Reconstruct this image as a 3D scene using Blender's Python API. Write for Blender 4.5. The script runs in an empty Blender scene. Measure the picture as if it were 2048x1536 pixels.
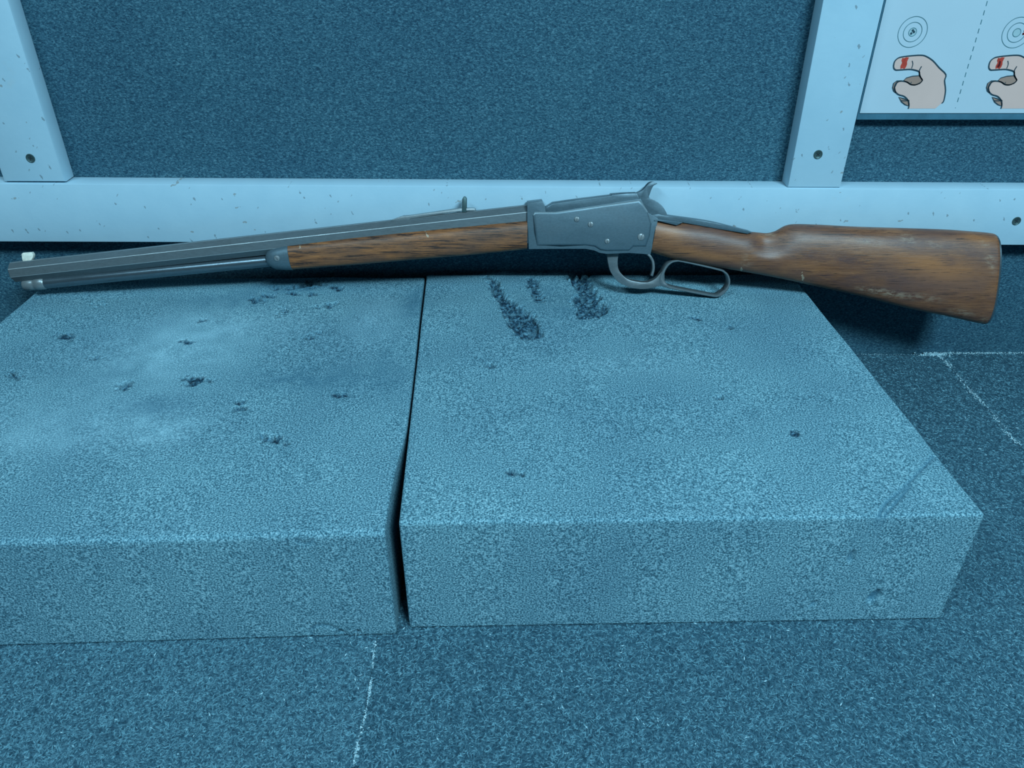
import bpy, bmesh, math, random
import numpy as np
from mathutils import Vector, Matrix

random.seed(7)
RNG = np.random.default_rng(11)
SC = bpy.context.scene
COL = SC.collection

# ------------------------------------------------------------------ camera
cam_d = bpy.data.cameras.new('camera')
cam_d.sensor_width = 36.0
cam_d.lens = 27.63
cam_d.clip_start = 0.02
cam = bpy.data.objects.new('camera', cam_d)
cam.location = (0, 0, 0.48)
cam.rotation_euler = (math.radians(90 - 32.93), 0, 0)
COL.objects.link(cam)
SC.camera = cam

# ------------------------------------------------------------------ light
SC.view_settings.view_transform = 'Standard'
SC.view_settings.look = 'None'
SC.view_settings.gamma = 1.0
SC.view_settings.exposure = 0.0
SC.view_settings.use_curve_mapping = False

world = bpy.data.worlds.new('world')
SC.world = world
world.use_nodes = True
world.node_tree.nodes['Background'].inputs[0].default_value = (0.30, 0.62, 0.85, 1)
world.node_tree.nodes['Background'].inputs[1].default_value = 0.055


def area(name, loc, target, sx, sy, watts, colour):
    d = bpy.data.lights.new(name, 'AREA')
    d.shape = 'RECTANGLE'
    d.size, d.size_y = sx, sy
    d.energy = watts
    d.color = colour
    o = bpy.data.objects.new(name, d)
    o.location = loc
    o.rotation_euler = (Vector(target) - Vector(loc)).to_track_quat('-Z', 'Y').to_euler()
    COL.objects.link(o)
    return o


area('ceiling_or_fill_lamp', (0.85, -0.98, 1.90), (0.05, 0.70, 0.1), 0.8, 0.28, 70, (0.50, 0.82, 1.0))
area('ceiling_or_fill_lamp', (-0.95, -0.6, 1.85), (0.05, 0.70, 0.1), 0.8, 0.28, 18, (0.50, 0.82, 1.0))  # unseen fill light added at the left


# ------------------------------------------------------------------ helpers
def mesh_obj(name, verts, faces, mat, parent=None, smooth=False):
    me = bpy.data.meshes.new(name)
    me.from_pydata([tuple(v) for v in verts], [], [tuple(f) for f in faces])
    me.update()
    if smooth:
        me.polygons.foreach_set('use_smooth', [True] * len(me.polygons))
    if mat:
        me.materials.append(mat)
    o = bpy.data.objects.new(name, me)
    COL.objects.link(o)
    if parent:
        o.parent = parent
    return o


def bm_obj(name, bm, mat, parent=None, smooth=False):
    bmesh.ops.recalc_face_normals(bm, faces=bm.faces)
    me = bpy.data.meshes.new(name)
    bm.to_mesh(me)
    bm.free()
    if smooth:
        me.polygons.foreach_set('use_smooth', [True] * len(me.polygons))
        try:
            me.set_sharp_from_angle(angle=math.radians(smooth if smooth is not True else 40))
        except Exception:
            pass
    if mat:
        me.materials.append(mat)
    o = bpy.data.objects.new(name, me)
    COL.objects.link(o)
    if parent:
        o.parent = parent
    return o


def empty(name, loc=(0, 0, 0), rot=(0, 0, 0)):
    o = bpy.data.objects.new(name, None)
    o.empty_display_size = 0.02
    o.location = loc
    o.rotation_euler = rot
    COL.objects.link(o)
    return o


def tag(o, label=None, cat=None, group=None, kind=None):
    for k, v in (('label', label), ('category', cat), ('group', group), ('kind', kind)):
        if v:
            o[k] = v
    return o


def add_prism(bm, pts, y0, y1, bevel=0.0, seg=2):
    """closed outline pts (x, z) in metres, extruded along y from y0 to y1"""
    vs = [bm.verts.new((x, y0, z)) for x, z in pts]
    f = bm.faces.new(vs)
    r = bmesh.ops.extrude_face_region(bm, geom=[f])
    nv = [g for g in r['geom'] if isinstance(g, bmesh.types.BMVert)]
    for v in nv:
        v.co.y = y1
    if bevel > 0:
        es = set()
        for v in vs + nv:
            for e in v.link_edges:
                if abs(e.verts[0].co.y - e.verts[1].co.y) < 1e-9:
                    es.add(e)
        bmesh.ops.bevel(bm, geom=list(es), offset=bevel, segments=seg, profile=0.5, affect='EDGES', clamp_overlap=True)


def mm(l):
    return [(a * 0.001, b * 0.001) for a, b in l]


def prism_obj(name, pts_mm, y0, y1, mat, parent, bevel=0.0, smooth=35, seg=2):
    bm = bmesh.new()
    add_prism(bm, mm(pts_mm), y0 * 0.001, y1 * 0.001, bevel * 0.001, seg)
    return bm_obj(name, bm, mat, parent, smooth)


def box_obj(name, lo, hi, mat, parent=None, bevel=0.0):
    bm = bmesh.new()
    bmesh.ops.create_cube(bm, size=1)
    for v in bm.verts:
        v.co = Vector([lo[i] + (v.co[i] + 0.5) * (hi[i] - lo[i]) for i in range(3)])
    if bevel:
        bmesh.ops.bevel(bm, geom=bm.edges[:], offset=bevel, segments=2, profile=0.5, affect='EDGES')
    return bm_obj(name, bm, mat, parent, 40 if bevel else False)


def rings_obj(name, rings, mat, parent, smooth=40, cap=True):
    """loft through a list of equally long rings of (x,y,z)"""
    n = len(rings[0])
    verts = [p for r in rings for p in r]
    faces = []
    for i in range(len(rings) - 1):
        for j in range(n):
            k = (j + 1) % n
            faces.append((i * n + j, i * n + k, (i + 1) * n + k, (i + 1) * n + j))
    if cap:
        faces.append(tuple(range(n)))
        b = (len(rings) - 1) * n
        faces.append(tuple(b + j for j in range(n)))
    bm = bmesh.new()
    vs = [bm.verts.new(p) for p in verts]
    for f in faces:
        bm.faces.new([vs[i] for i in f])
    return bm_obj(name, bm, mat, parent, smooth)


def smooth_line(pts, k=3, closed=False):
    """Catmull-Rom resample"""
    n = len(pts)
    out = []
    for i in range(n if closed else n - 1):
        g = lambda t: pts[t % n] if closed else pts[max(0, min(n - 1, t))]
        p0, p1, p2, p3 = g(i - 1), g(i), g(i + 1), g(i + 2)
        for s in range(k):
            t = s / k
            out.append(tuple(0.5 * (2 * p1[a] + (-p0[a] + p2[a]) * t + (2 * p0[a] - 5 * p1[a] + 4 * p2[a] - p3[a]) * t * t + (-p0[a] + 3 * p1[a] - 3 * p2[a] + p3[a]) * t ** 3) for a in (0, 1)))
    if not closed:
        out.append(pts[-1])
    return out


# ------------------------------------------------------------------ materials
class NT:
    def __init__(self, name):
        self.m = bpy.data.materials.new(name)
        self.m.use_nodes = True
        self.t = self.m.node_tree
        self.b = self.t.nodes['Principled BSDF']
        self.tc = self.n('ShaderNodeTexCoord')

    def n(self, kind, **kw):
        nd = self.t.nodes.new(kind)
        for k, v in kw.items():
            if k in nd.inputs.keys():
                nd.inputs[k].default_value = v
            else:
                setattr(nd, k, v)
        return nd

    def l(self, a, b):
        self.t.links.new(a, b)

    def coord(self, scale=(1, 1, 1), rot=(0, 0, 0)):
        mp = self.n('ShaderNodeMapping')
        mp.inputs['Scale'].default_value = scale
        mp.inputs['Rotation'].default_value = rot
        self.l(self.tc.outputs['Object'], mp.inputs['Vector'])
        return mp.outputs[0]

    def flatcoord(self, ang, sx, sz):
        """x,z of the object as a 2D texture plane, turned by ang and then stretched"""
        a = self.n('ShaderNodeMapping')
        a.inputs['Rotation'].default_value = (math.pi / 2, 0, ang)
        self.l(self.tc.outputs['Object'], a.inputs['Vector'])
        b = self.n('ShaderNodeMapping')
        b.inputs['Scale'].default_value = (sx, sz, 1)
        self.l(a.outputs[0], b.inputs['Vector'])
        return b.outputs[0]

    def noise(self, vec, scale, detail=3, rough=0.55, dist=0.0):
        nd = self.n('ShaderNodeTexNoise')
        nd.inputs['Scale'].default_value = scale
        nd.inputs['Detail'].default_value = detail
        nd.inputs['Roughness'].default_value = rough
        nd.inputs['Distortion'].default_value = dist
        self.l(vec, nd.inputs['Vector'])
        return nd.outputs[0]

    def voro(self, vec, scale, feature='F1', rand=1.0):
        nd = self.n('ShaderNodeTexVoronoi')
        nd.voronoi_dimensions = '2D'
        nd.feature = feature
        nd.inputs['Scale'].default_value = scale
        nd.inputs['Randomness'].default_value = rand
        self.l(vec, nd.inputs['Vector'])
        return nd

    def ramp(self, fac, stops, interp='LINEAR'):
        r = self.n('ShaderNodeValToRGB')
        r.color_ramp.interpolation = interp
        el = r.color_ramp.elements
        while len(el) < len(stops):
            el.new(0.5)
        for e, (p, c) in zip(el, stops):
            e.position = p
            e.color = (*c, 1) if not isinstance(c, (int, float)) else (c, c, c, 1)
        self.l(fac, r.inputs[0])
        return r.outputs[0]

    def mix(self, fac, a, b, mode='MIX'):
        nd = self.n('ShaderNodeMixRGB')
        nd.blend_type = mode
        for v, s in ((fac, 0), (a, 1), (b, 2)):
            if hasattr(v, 'is_output'):
                self.l(v, nd.inputs[s])
            elif isinstance(v, (int, float)):
                nd.inputs[s].default_value = v if s == 0 else (v, v, v, 1)
            else:
                nd.inputs[s].default_value = (*v, 1)
        return nd.outputs[0]

    def attr(self, name):
        nd = self.n('ShaderNodeAttribute')
        nd.attribute_name = name
        return nd

    def math(self, op, a, b=0.0):
        nd = self.n('ShaderNodeMath')
        nd.operation = op
        for v, s in ((a, 0), (b, 1)):
            if hasattr(v, 'is_output'):
                self.l(v, nd.inputs[s])
            else:
                nd.inputs[s].default_value = v
        return nd.outputs[0]

    def bump(self, h, dist=0.001, strength=1.0):
        nd = self.n('ShaderNodeBump')
        nd.inputs['Distance'].default_value = dist
        nd.inputs['Strength'].default_value = strength
        self.l(h, nd.inputs['Height'])
        self.l(nd.outputs[0], self.b.inputs['Normal'])

    def base(self, c):
        if hasattr(c, 'is_output'):
            self.l(c, self.b.inputs['Base Color'])
        else:
            self.b.inputs['Base Color'].default_value = (*c, 1)

    def set(self, **kw):
        for k, v in kw.items():
            k = k.replace('_', ' ')
            if hasattr(v, 'is_output'):
                self.l(v, self.b.inputs[k])
            else:
                self.b.inputs[k].default_value = v
        return self


def m_foam():
    t = NT('grey_foam')
    v = t.coord()
    grain = t.noise(v, 800, 2.5, 0.65)
    cells = t.ramp(grain, [(0.38, (0.042, 0.118, 0.160)), (0.52, (0.150, 0.325, 0.395)), (0.66, (0.36, 0.59, 0.66))])
    big = t.noise(v, 9, 3, 0.5)
    tone = t.ramp(big, [(0.3, (0.80, 0.83, 0.86)), (0.7, (1.08, 1.06, 1.04))])
    c = t.mix(1.0, cells, tone, 'MULTIPLY')
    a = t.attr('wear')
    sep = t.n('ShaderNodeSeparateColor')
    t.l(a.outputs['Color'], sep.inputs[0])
    c = t.mix(sep.outputs[1], c, t.mix(0.62, t.mix(1.0, c, (1.9, 1.65, 1.55), 'MULTIPLY'), (0.29, 0.50, 0.58)))   # rubbed, dusty patches
    c = t.mix(sep.outputs[2], c, (0.050, 0.155, 0.225))        # sooty smudges, and a darker tone along cuts and dents
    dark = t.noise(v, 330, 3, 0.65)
    torn = t.ramp(dark, [(0.40, (0.008, 0.024, 0.042)), (0.54, (0.030, 0.090, 0.135)), (0.66, (0.12, 0.26, 0.34))])  # tears darkened: their self-shadowing and some dirt put into the colour
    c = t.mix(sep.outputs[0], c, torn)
    t.base(c)
    t.set(Roughness=0.95, Specular_IOR_Level=0.15)
    t.bump(grain, 0.0012, 0.6)
    return t.m


def m_rubber_floor():
    t = NT('rubber_crumb_floor')
    v = t.coord()
    n = t.noise(v, 420, 3, 0.6, 1.2)
    c = t.ramp(n, [(0.35, (0.012, 0.045, 0.070)), (0.55, (0.040, 0.115, 0.160)), (0.72, (0.10, 0.23, 0.29))])
    t.base(c)
    t.set(Roughness=0.85, Specular_IOR_Level=0.25)
    t.bump(n, 0.001, 0.7)
    return t.m


def m_strand():
    t = NT('rubber_strand')
    a = t.attr('tone')
    t.base(a.outputs['Color'])
    t.set(Roughness=0.8, Specular_IOR_Level=0.3)
    return t.m


def m_grit():
    t = NT('pale_grit')
    v = t.coord()
    n = t.noise(v, 500, 2)
    t.base(t.ramp(n, [(0.35, (0.16, 0.32, 0.38)), (0.75, (0.62, 0.82, 0.86))]))
    t.set(Roughness=0.6)
    return t.m


def m_wall():
    t = NT('rubber_wall_mat')
    v = t.coord((0.75, 1, 1.25))
    n = t.noise(v, 560, 2.5, 0.6, 0.8)
    c = t.ramp(n, [(0.34, (0.014, 0.056, 0.092)), (0.52, (0.040, 0.124, 0.172)), (0.70, (0.110, 0.240, 0.295))])
    big = t.noise(t.coord(), 5, 3, 0.5)
    c = t.mix(1.0, c, t.ramp(big, [(0.3, (0.80, 0.84, 0.88)), (0.7, (1.08, 1.05, 1.03))]), 'MULTIPLY')
    t.base(c)
    t.set(Roughness=0.8, Specular_IOR_Level=0.25)
    t.bump(n, 0.0012, 0.8)
    return t.m


def m_white():
    t = NT('white_paint')
    v = t.coord()
    base = t.ramp(t.noise(v, 30, 4, 0.6), [(0.3, (0.405, 0.59, 0.685)), (0.7, (0.445, 0.63, 0.72))])
    # short dark nicks, sparse, in two directions and sizes
    c = base
    for sc_, rot, num, size, keep, col in (((1.0, 0.40), 0.35, 75, 0.062, 0.70, (0.16, 0.20, 0.22)), ((0.30, 1.0), 0.25, 60, 0.050, 0.78, (0.26, 0.25, 0.22)), ((1.0, 0.35), -0.6, 120, 0.060, 0.86, (0.24, 0.30, 0.33))):
        vo = t.voro(t.flatcoord(rot, *sc_), num, 'F1')
        pick = t.n('ShaderNodeSeparateColor')
        t.l(vo.outputs['Color'], pick.inputs[0])
        few = t.math('GREATER_THAN', pick.outputs[0], keep)
        wob = t.noise(v, 330, 2)
        near = t.math('LESS_THAN', t.math('ADD', vo.outputs['Distance'], t.math('MULTIPLY', t.math('SUBTRACT', wob, 0.45), 0.30)), size)
        c = t.mix(t.math('MULTIPLY', t.math('MULTIPLY', few, near), 0.65), c, col)
    stain = t.noise(v, 14, 4, 0.7)
    c = t.mix(t.ramp(stain, [(0.66, 0.0), (0.80, 0.5)]), c, (0.50, 0.56, 0.55))
    sc = t.noise(t.coord((3, 1, 40), (0, 0.15, 0)), 22, 2)
    c = t.mix(t.ramp(sc, [(0.70, 0.0), (0.76, 0.35)]), c, (0.42, 0.60, 0.68))
    t.base(c)
    t.set(Roughness=0.5, Specular_IOR_Level=0.3)
    t.bump(t.noise(v, 240, 2), 0.0003, 0.25)
    return t.m


def m_plain(name, c, rough=0.6, metal=0.0, spec=0.4, var=0.15, scale=80):
    t = NT(name)
    n = t.noise(t.coord(), scale, 3)
    lo = tuple(x * (1 - var) for x in c)
    hi = tuple(min(1, x * (1 + var)) for x in c)
    t.base(t.ramp(n, [(0.3, lo), (0.7, hi)]))
    t.set(Roughness=rough, Metallic=metal, Specular_IOR_Level=spec)
    return t.m


def m_steel(name, c, rough=0.42, metal=0.65, stain=(0.05, 0.045, 0.04), amount=0.5, stretch=(0.5, 1, 1)):
    t = NT(name)
    v = t.coord(stretch)
    big = t.noise(v, 45, 4, 0.6)
    fine = t.noise(v, 700, 3, 0.6)
    col = t.mix(t.ramp(big, [(0.45, 0.0), (0.75, amount)]), c, stain)
    col = t.mix(0.22, col, t.ramp(fine, [(0.3, tuple(x * 0.55 for x in c)), (0.7, tuple(min(1, x * 1.4) for x in c))]))
    t.base(col)
    t.set(Metallic=metal, Specular_IOR_Level=0.5)
    t.l(t.ramp(big, [(0.3, rough - 0.06), (0.7, rough + 0.14)]), t.b.inputs['Roughness'])
    t.bump(t.noise(v, 350, 4, 0.6), 0.00012, 0.25)
    return t.m


def m_wood(name, dark, mid, light, grime, grain_amt=0.75, slope=0.0, rough=0.42, worn=False):
    t = NT(name)
    v = t.coord((1.0, 6, 12.0), (0, slope, 0))
    g = t.noise(v, 32, 8, 0.7, 0.6)
    c = t.ramp(g, [(0.30, dark), (0.48, mid), (0.68, light)])
    v2 = t.coord((1.6, 8, 26), (0, slope, 0))
    pores = t.noise(v2, 42, 4, 0.7, 0.3)
    c = t.mix(t.ramp(pores, [(0.56, 0.0), (0.66, grain_amt)]), c, tuple(x * 0.25 for x in dark))
    big = t.noise(t.coord((0.7, 1, 1.6), (0, slope, 0)), 20, 4, 0.6)
    c = t.mix(t.ramp(big, [(0.42, 0.0), (0.70, 0.8)]), c, grime)
    vo = t.voro(t.flatcoord(0.35, 1.0, 0.22), 55)
    pick = t.n('ShaderNodeSeparateColor')
    t.l(vo.outputs['Color'], pick.inputs[0])
    wob = t.noise(t.coord(), 350, 2)
    near = t.math('LESS_THAN', t.math('ADD', vo.outputs['Distance'], t.math('MULTIPLY', t.math('SUBTRACT', wob, 0.5), 0.30)), 0.035)
    c = t.mix(t.math('MULTIPLY', near, t.math('GREATER_THAN', pick.outputs[0], 0.70)), c, (0.42, 0.30, 0.20))
    if worn:
        a = t.attr('wear')
        sep = t.n('ShaderNodeSeparateColor')
        t.l(a.outputs['Color'], sep.inputs[0])
        br = t.noise(t.coord((1.0, 4, 4.5), (0, slope, 0)), 55, 5, 0.7)
        soft = t.ramp(br, [(0.34, 0.0), (0.60, 1.0)])
        hard = t.ramp(t.noise(t.coord((1.0, 3, 3.5), (0, slope, 0)), 110, 5, 0.75), [(0.46, 0.0), (0.58, 1.0)])
        c = t.mix(t.math('MULTIPLY', sep.outputs[2], 0.6), c, (0.42, 0.155, 0.045))
        c = t.mix(t.math('MULTIPLY', t.math('MULTIPLY', sep.outputs[0], soft), 0.85), c, (0.075, 0.036, 0.036))
        c = t.mix(t.math('MULTIPLY', t.math('MULTIPLY', sep.outputs[1], hard), 0.8), c, (0.40, 0.29, 0.20))
    cn = t.noise(t.coord((1.0, 6, 30 if worn else 20), (0, slope, 0)), 30, 6, 0.65, 0.6)
    c = t.mix(t.ramp(cn, [(0.60, 0.0), (0.63, 0.9)] if worn else [(0.545, 0.0), (0.575, 0.9)]), c, (0.03, 0.014, 0.010))
    t.base(c)
    t.set(Specular_IOR_Level=0.5, Coat_Weight=0.12, Coat_Roughness=0.35)
    t.l(t.ramp(big, [(0.3, rough), (0.7, rough + 0.15)]), t.b.inputs['Roughness'])
    t.bump(t.mix(0.6, g, pores), 0.0006, 0.5)
    return t.m


M = dict(
    foam=m_foam(), floor=m_rubber_floor(), strand=m_strand(), grit=m_grit(), wall=m_wall(), white=m_white(),
    screw=m_plain('dark_screw', (0.09, 0.15, 0.15), 0.45, 0.6),
    recess=m_plain('screw_recess', (0.015, 0.025, 0.03), 0.7),
    board=m_plain('sign_board', (0.07, 0.19, 0.26), 0.5),
    paper=m_plain('sign_print', (0.47, 0.58, 0.64), 0.45, var=0.02, scale=20),
    ink=m_plain('print_ink', (0.02, 0.055, 0.075), 0.5),
    ringink=m_plain('print_ring_ink', (0.06, 0.17, 0.20), 0.5),
    skin=m_plain('print_skin', (0.70, 0.475, 0.41), 0.45, var=0.03, scale=30),
    skin2=m_plain('print_skin_dark', (0.37, 0.235, 0.185), 0.45, var=0.04, scale=30),
    red=m_plain('print_red', (0.50, 0.055, 0.035), 0.45, var=0.2, scale=300),
    redd=m_plain('print_dark_red', (0.10, 0.008, 0.01), 0.45),
    bull=m_plain('print_bullseye', (0.36, 0.50, 0.53), 0.45),
    barrel=m_steel('barrel_steel', (0.150, 0.185, 0.200), 0.46, 0.5, (0.085, 0.088, 0.085), 0.6, (0.25, 1, 1)),
    tube=m_steel('tube_steel', (0.14, 0.19, 0.22), 0.25, 0.75, (0.06, 0.06, 0.06), 0.5, (0.2, 1, 1)),
    steel=m_steel('receiver_steel', (0.098, 0.155, 0.185), 0.40, 0.42, (0.060, 0.074, 0.080), 0.45),
    edge=m_steel('rubbed_bright_steel', (0.42, 0.47, 0.48), 0.38, 0.4, (0.2, 0.2, 0.2), 0.6, (0.3, 1, 1)),
    lit_chamfer=m_steel('lit_chamfer_steel', (0.26, 0.34, 0.37), 0.36, 0.35, (0.12, 0.14, 0.15), 0.6, (0.4, 1, 1)),
    steel2=m_steel('worn_steel', (0.28, 0.32, 0.33), 0.34, 0.55, (0.08, 0.07, 0.06), 0.4),
    lever=m_steel('lever_steel', (0.19, 0.23, 0.245), 0.36, 0.6, (0.10, 0.095, 0.085), 0.5),
    bead=m_plain('sight_bead', (0.80, 0.78, 0.66), 0.4, 0.0, var=0.2, scale=300),
    fore=m_wood('forend_wood', (0.070, 0.027, 0.012), (0.235, 0.084, 0.027), (0.40, 0.150, 0.046), (0.090, 0.048, 0.034), 0.9, -0.10, 0.42),
    stock=m_wood('stock_wood', (0.095, 0.034, 0.016), (0.190, 0.074, 0.032), (0.285, 0.118, 0.050), (0.095, 0.046, 0.040), 0.5, 0.20, 0.40, True),
)

# ------------------------------------------------------------------ structure: floor, wall
floor = empty('floor', (0, 0, 0))
tag(floor, kind='structure')
box_obj('screed', (-1.6, -1.2, -0.05), (1.6, 0.83, -0.008), M['floor'], floor)
G = 0.00005
tiles = [(-0.712, -0.101 - G, -1.2, 0.8115), (-0.101 + G, 0.509 - G, -1.2, 0.806), (0.509 + G, 1.12, -1.2, 0.8115)]
tile_objs = []
for x0, x1, y0, y1 in tiles:
    tile_objs.append(box_obj('floor_tile', (x0, y0, -0.008), (x1, y1, 0.0), M['floor'], floor, 0.0004))

wall_y = 0.8112
wall = box_obj('wall_back', (-1.6, wall_y, -0.05), (1.6, wall_y + 0.04, 1.5), M['wall'])
tag(wall, kind='structure')


# rubber shreds pressed into the floor tiles (fine relief, one mesh per tile)
BLOCK_L = [(-0.513, 0.379), (-0.0868, 0.3945), (-0.098, 0.8035), (-0.513, 0.7985)]
BLOCK_R = [(-0.0778, 0.4005), (0.3290, 0.4090), (0.3135, 0.8065), (-0.0955, 0.8035)]


def inside(px, py, poly):
    r = np.zeros(len(px), bool)
    n = len(poly)
    for i in range(n):
        x0, y0 = poly[i]
        x1, y1 = poly[(i + 1) % n]
        c = ((y0 > py) != (y1 > py))
        with np.errstate(divide='ignore', invalid='ignore'):
            xi = (x1 - x0) * (py - y0) / (y1 - y0 + 1e-12) + x0
        r ^= c & (px < xi)
    return r


def make_mesh_np(name, V, F, mat, parent, attrs=None, smooth=False):
    me = bpy.data.meshes.new(name)
    me.vertices.add(len(V))
    me.vertices.foreach_set('co', V.astype(np.float32).ravel())
    k = F.shape[1]
    me.loops.add(F.size)
    me.loops.foreach_set('vertex_index', F.astype(np.int32).ravel())
    me.polygons.add(len(F))
    me.polygons.foreach_set('loop_start', np.arange(0, F.size, k, dtype=np.int32))
    me.polygons.foreach_set('loop_total', np.full(len(F), k, dtype=np.int32))
    if smooth:
        me.polygons.foreach_set('use_smooth', np.ones(len(F), bool))
    me.update(calc_edges=True)
    me.validate()
    for an, data in (attrs or {}).items():
        a = me.color_attributes.new(an, 'FLOAT_COLOR', 'POINT')
        a.data.foreach_set('color', data.astype(np.float32).ravel())
    me.materials.append(mat)
    o = bpy.data.objects.new(name, me)
    COL.objects.link(o)
    if parent:
        o.parent = parent
    return o


def strands(n, x0, x1, y0, y1, parent):
    x = RNG.uniform(x0, x1, n)
    y = RNG.uniform(y0, y1, n)
    keep = ~(inside(x, y, BLOCK_L) | inside(x, y, BLOCK_R)) & (RNG.random(n) < np.clip(1.0 - (y - 0.42) * 1.6, 0.35, 1))
    x, y = x[keep], y[keep]
    n = len(x)
    if not n:
        return
    a = RNG.uniform(0, 2 * np.pi, n)
    L = RNG.uniform(0.0009, 0.0024, n)
    W = RNG.uniform(0.00024, 0.00055, n)
    h = RNG.uniform(0.0002, 0.0009, n)
    bend = RNG.normal(0, 0.0003, n)
    dx, dy = np.cos(a), np.sin(a)
    V = np.zeros((n, 5, 3))
    z0 = 0.00005
    V[:, 0] = np.stack([x - dx * L, y - dy * L, np.full(n, z0)], 1)
    V[:, 1] = np.stack([x - dy * (W + bend), y + dx * (W + bend), np.full(n, z0)], 1)
    V[:, 2] = np.stack([x + dy * (W - bend), y - dx * (W - bend), np.full(n, z0)], 1)
    V[:, 3] = np.stack([x - dy * bend, y + dx * bend, h], 1)
    V[:, 4] = np.stack([x + dx * L, y + dy * L, np.full(n, z0)], 1)
    V[:, :, 0] = np.clip(V[:, :, 0], x0, x1)
    V[:, :, 1] = np.minimum(V[:, :, 1], y1)
    base = np.arange(n)[:, None] * 5
    tri = np.array([[0, 2, 3], [0, 3, 1], [4, 1, 3], [4, 3, 2]])
    F = (base[:, :, None] + tri[None]).reshape(-1, 3)
    k = RNG.beta(1.4, 1.7, n)[:, None]
    tone = (1 - k) * np.array([[0.016, 0.056, 0.088]]) + k * np.array([[0.150, 0.330, 0.400]])
    spark = RNG.random(n) < 0.003
    tone[spark] = (0.40, 0.62, 0.68)
    tone = np.concatenate([tone, np.ones((n, 1))], 1)
    tone = np.repeat(tone[:, None, :], 5, 1).reshape(-1, 4)
    o = make_mesh_np('rubber_shreds', V.reshape(-1, 3), F, M['strand'], parent, {'tone': tone})
    tag(o, kind='stuff')


strands(56000, -0.46, -0.101 - G, 0.20, 0.44, tile_objs[0])
strands(135000, -0.101 + G, 0.509 - G, 0.20, 0.805, tile_objs[1])
strands(30000, 0.509 + G, 0.70, 0.42, 0.81, tile_objs[2])


# pale grit caught in the tile joints
def grit(pts, sizes, parent):
    bm = bmesh.new()
    for (x, y), s in zip(pts, sizes):
        m = Matrix.Translation((x, y, s * 0.35)) @ Matrix.Rotation(random.uniform(0, 6), 4, 'Z') @ Matrix.Diagonal((s * random.uniform(0.7, 1.3), s, s * 0.7, 1))
        bmesh.ops.create_icosphere(bm, subdivisions=1, radius=1, matrix=m)
    o = bm_obj('joint_grit', bm, M['grit'], parent, True)
    tag(o, kind='stuff')


pts, sz = [], []
for i in range(620):
    y = 0.27 + 0.118 * random.random()
    dens = 0.5 + 0.5 * math.sin(y * 210 + 1.3) * math.sin(y * 67)
    if random.random() < dens:
        pts.append((-0.1008 + 0.0012 * math.sin(y * 60) + random.gauss(0, 0.0005), y))
        sz.append(random.choice([0.0003, 0.0004, 0.0005, 0.0006]))
for y, s in ((0.2965, 0.0011), (0.3015, 0.0012), (0.3135, 0.0009), (0.3225, 0.0007)):
    pts.append((-0.1003, y))
    sz.append(s)
for i in range(900):
    y = random.uniform(0.56, 0.808)
    if random.random() < 0.55 + 0.45 * math.sin(y * 130) * math.sin(y * 41 + 1):
        pts.append((0.509 + 0.0012 * math.sin(y * 75) + random.gauss(0, 0.0016), y))
        sz.append(random.choice([0.0003, 0.0004, 0.0006, 0.0008]))
for i in range(420):
    x = 0.512 + 0.13 * random.random()
    pts.append((x, 0.8090 + random.gauss(0, 0.0012)))
    sz.append(random.choice([0.0004, 0.0006, 0.0008]))
for i in range(200):
    pts.append((0.503 + random.gauss(0, 0.008), 0.8055 + random.gauss(0, 0.0022)))
    sz.append(random.choice([0.0005, 0.0008, 0.0011]))
for i in range(60):
    pts.append((random.uniform(0.41, 0.50), 0.8060 + random.gauss(0, 0.0006)))
    sz.append(random.choice([0.0003, 0.0005]))
for i in range(90):
    pts.append((random.uniform(-0.35, 0.62), random.uniform(0.26, 0.39)))
    sz.append(random.choice([0.0003, 0.0004, 0.0006]))
pts, sz = zip(*[(p, q) for p, q in zip(pts, sz) if not (inside(np.array([p[0]]), np.array([p[1]]), BLOCK_L)[0] or inside(np.array([p[0]]), np.array([p[1]]), BLOCK_R)[0])])
grit(pts, sz, floor)


# ------------------------------------------------------------------ foam blocks
def vnoise(x, y, s, seed):
    r = np.random.default_rng(seed)
    tab = r.random((256, 256))
    u, v = x / s, y / s
    i, j = np.floor(u).astype(int), np.floor(v).astype(int)
    f, g = u - i, v - j
    f, g = f * f * (3 - 2 * f), g * g * (3 - 2 * g)
    a = tab[i % 256, j % 256]; b = tab[(i + 1) % 256, j % 256]
    c = tab[i % 256, (j + 1) % 256]; d = tab[(i + 1) % 256, (j + 1) % 256]
    return (a * (1 - f) + b * f) * (1 - g) + (c * (1 - f) + d * f) * g


def seg_dist(px, py, poly, closed=True):
    best = np.full(len(px), 1e9)
    n = len(poly)
    for i in range(n if closed else n - 1):
        a = np.array(poly[i]); b = np.array(poly[(i + 1) % n])
        ab = b - a
        t = np.clip(((px - a[0]) * ab[0] + (py - a[1]) * ab[1]) / (ab @ ab), 0, 1)
        best = np.minimum(best, np.hypot(px - a[0] - t * ab[0], py - a[1] - t * ab[1]))
    return best


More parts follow.
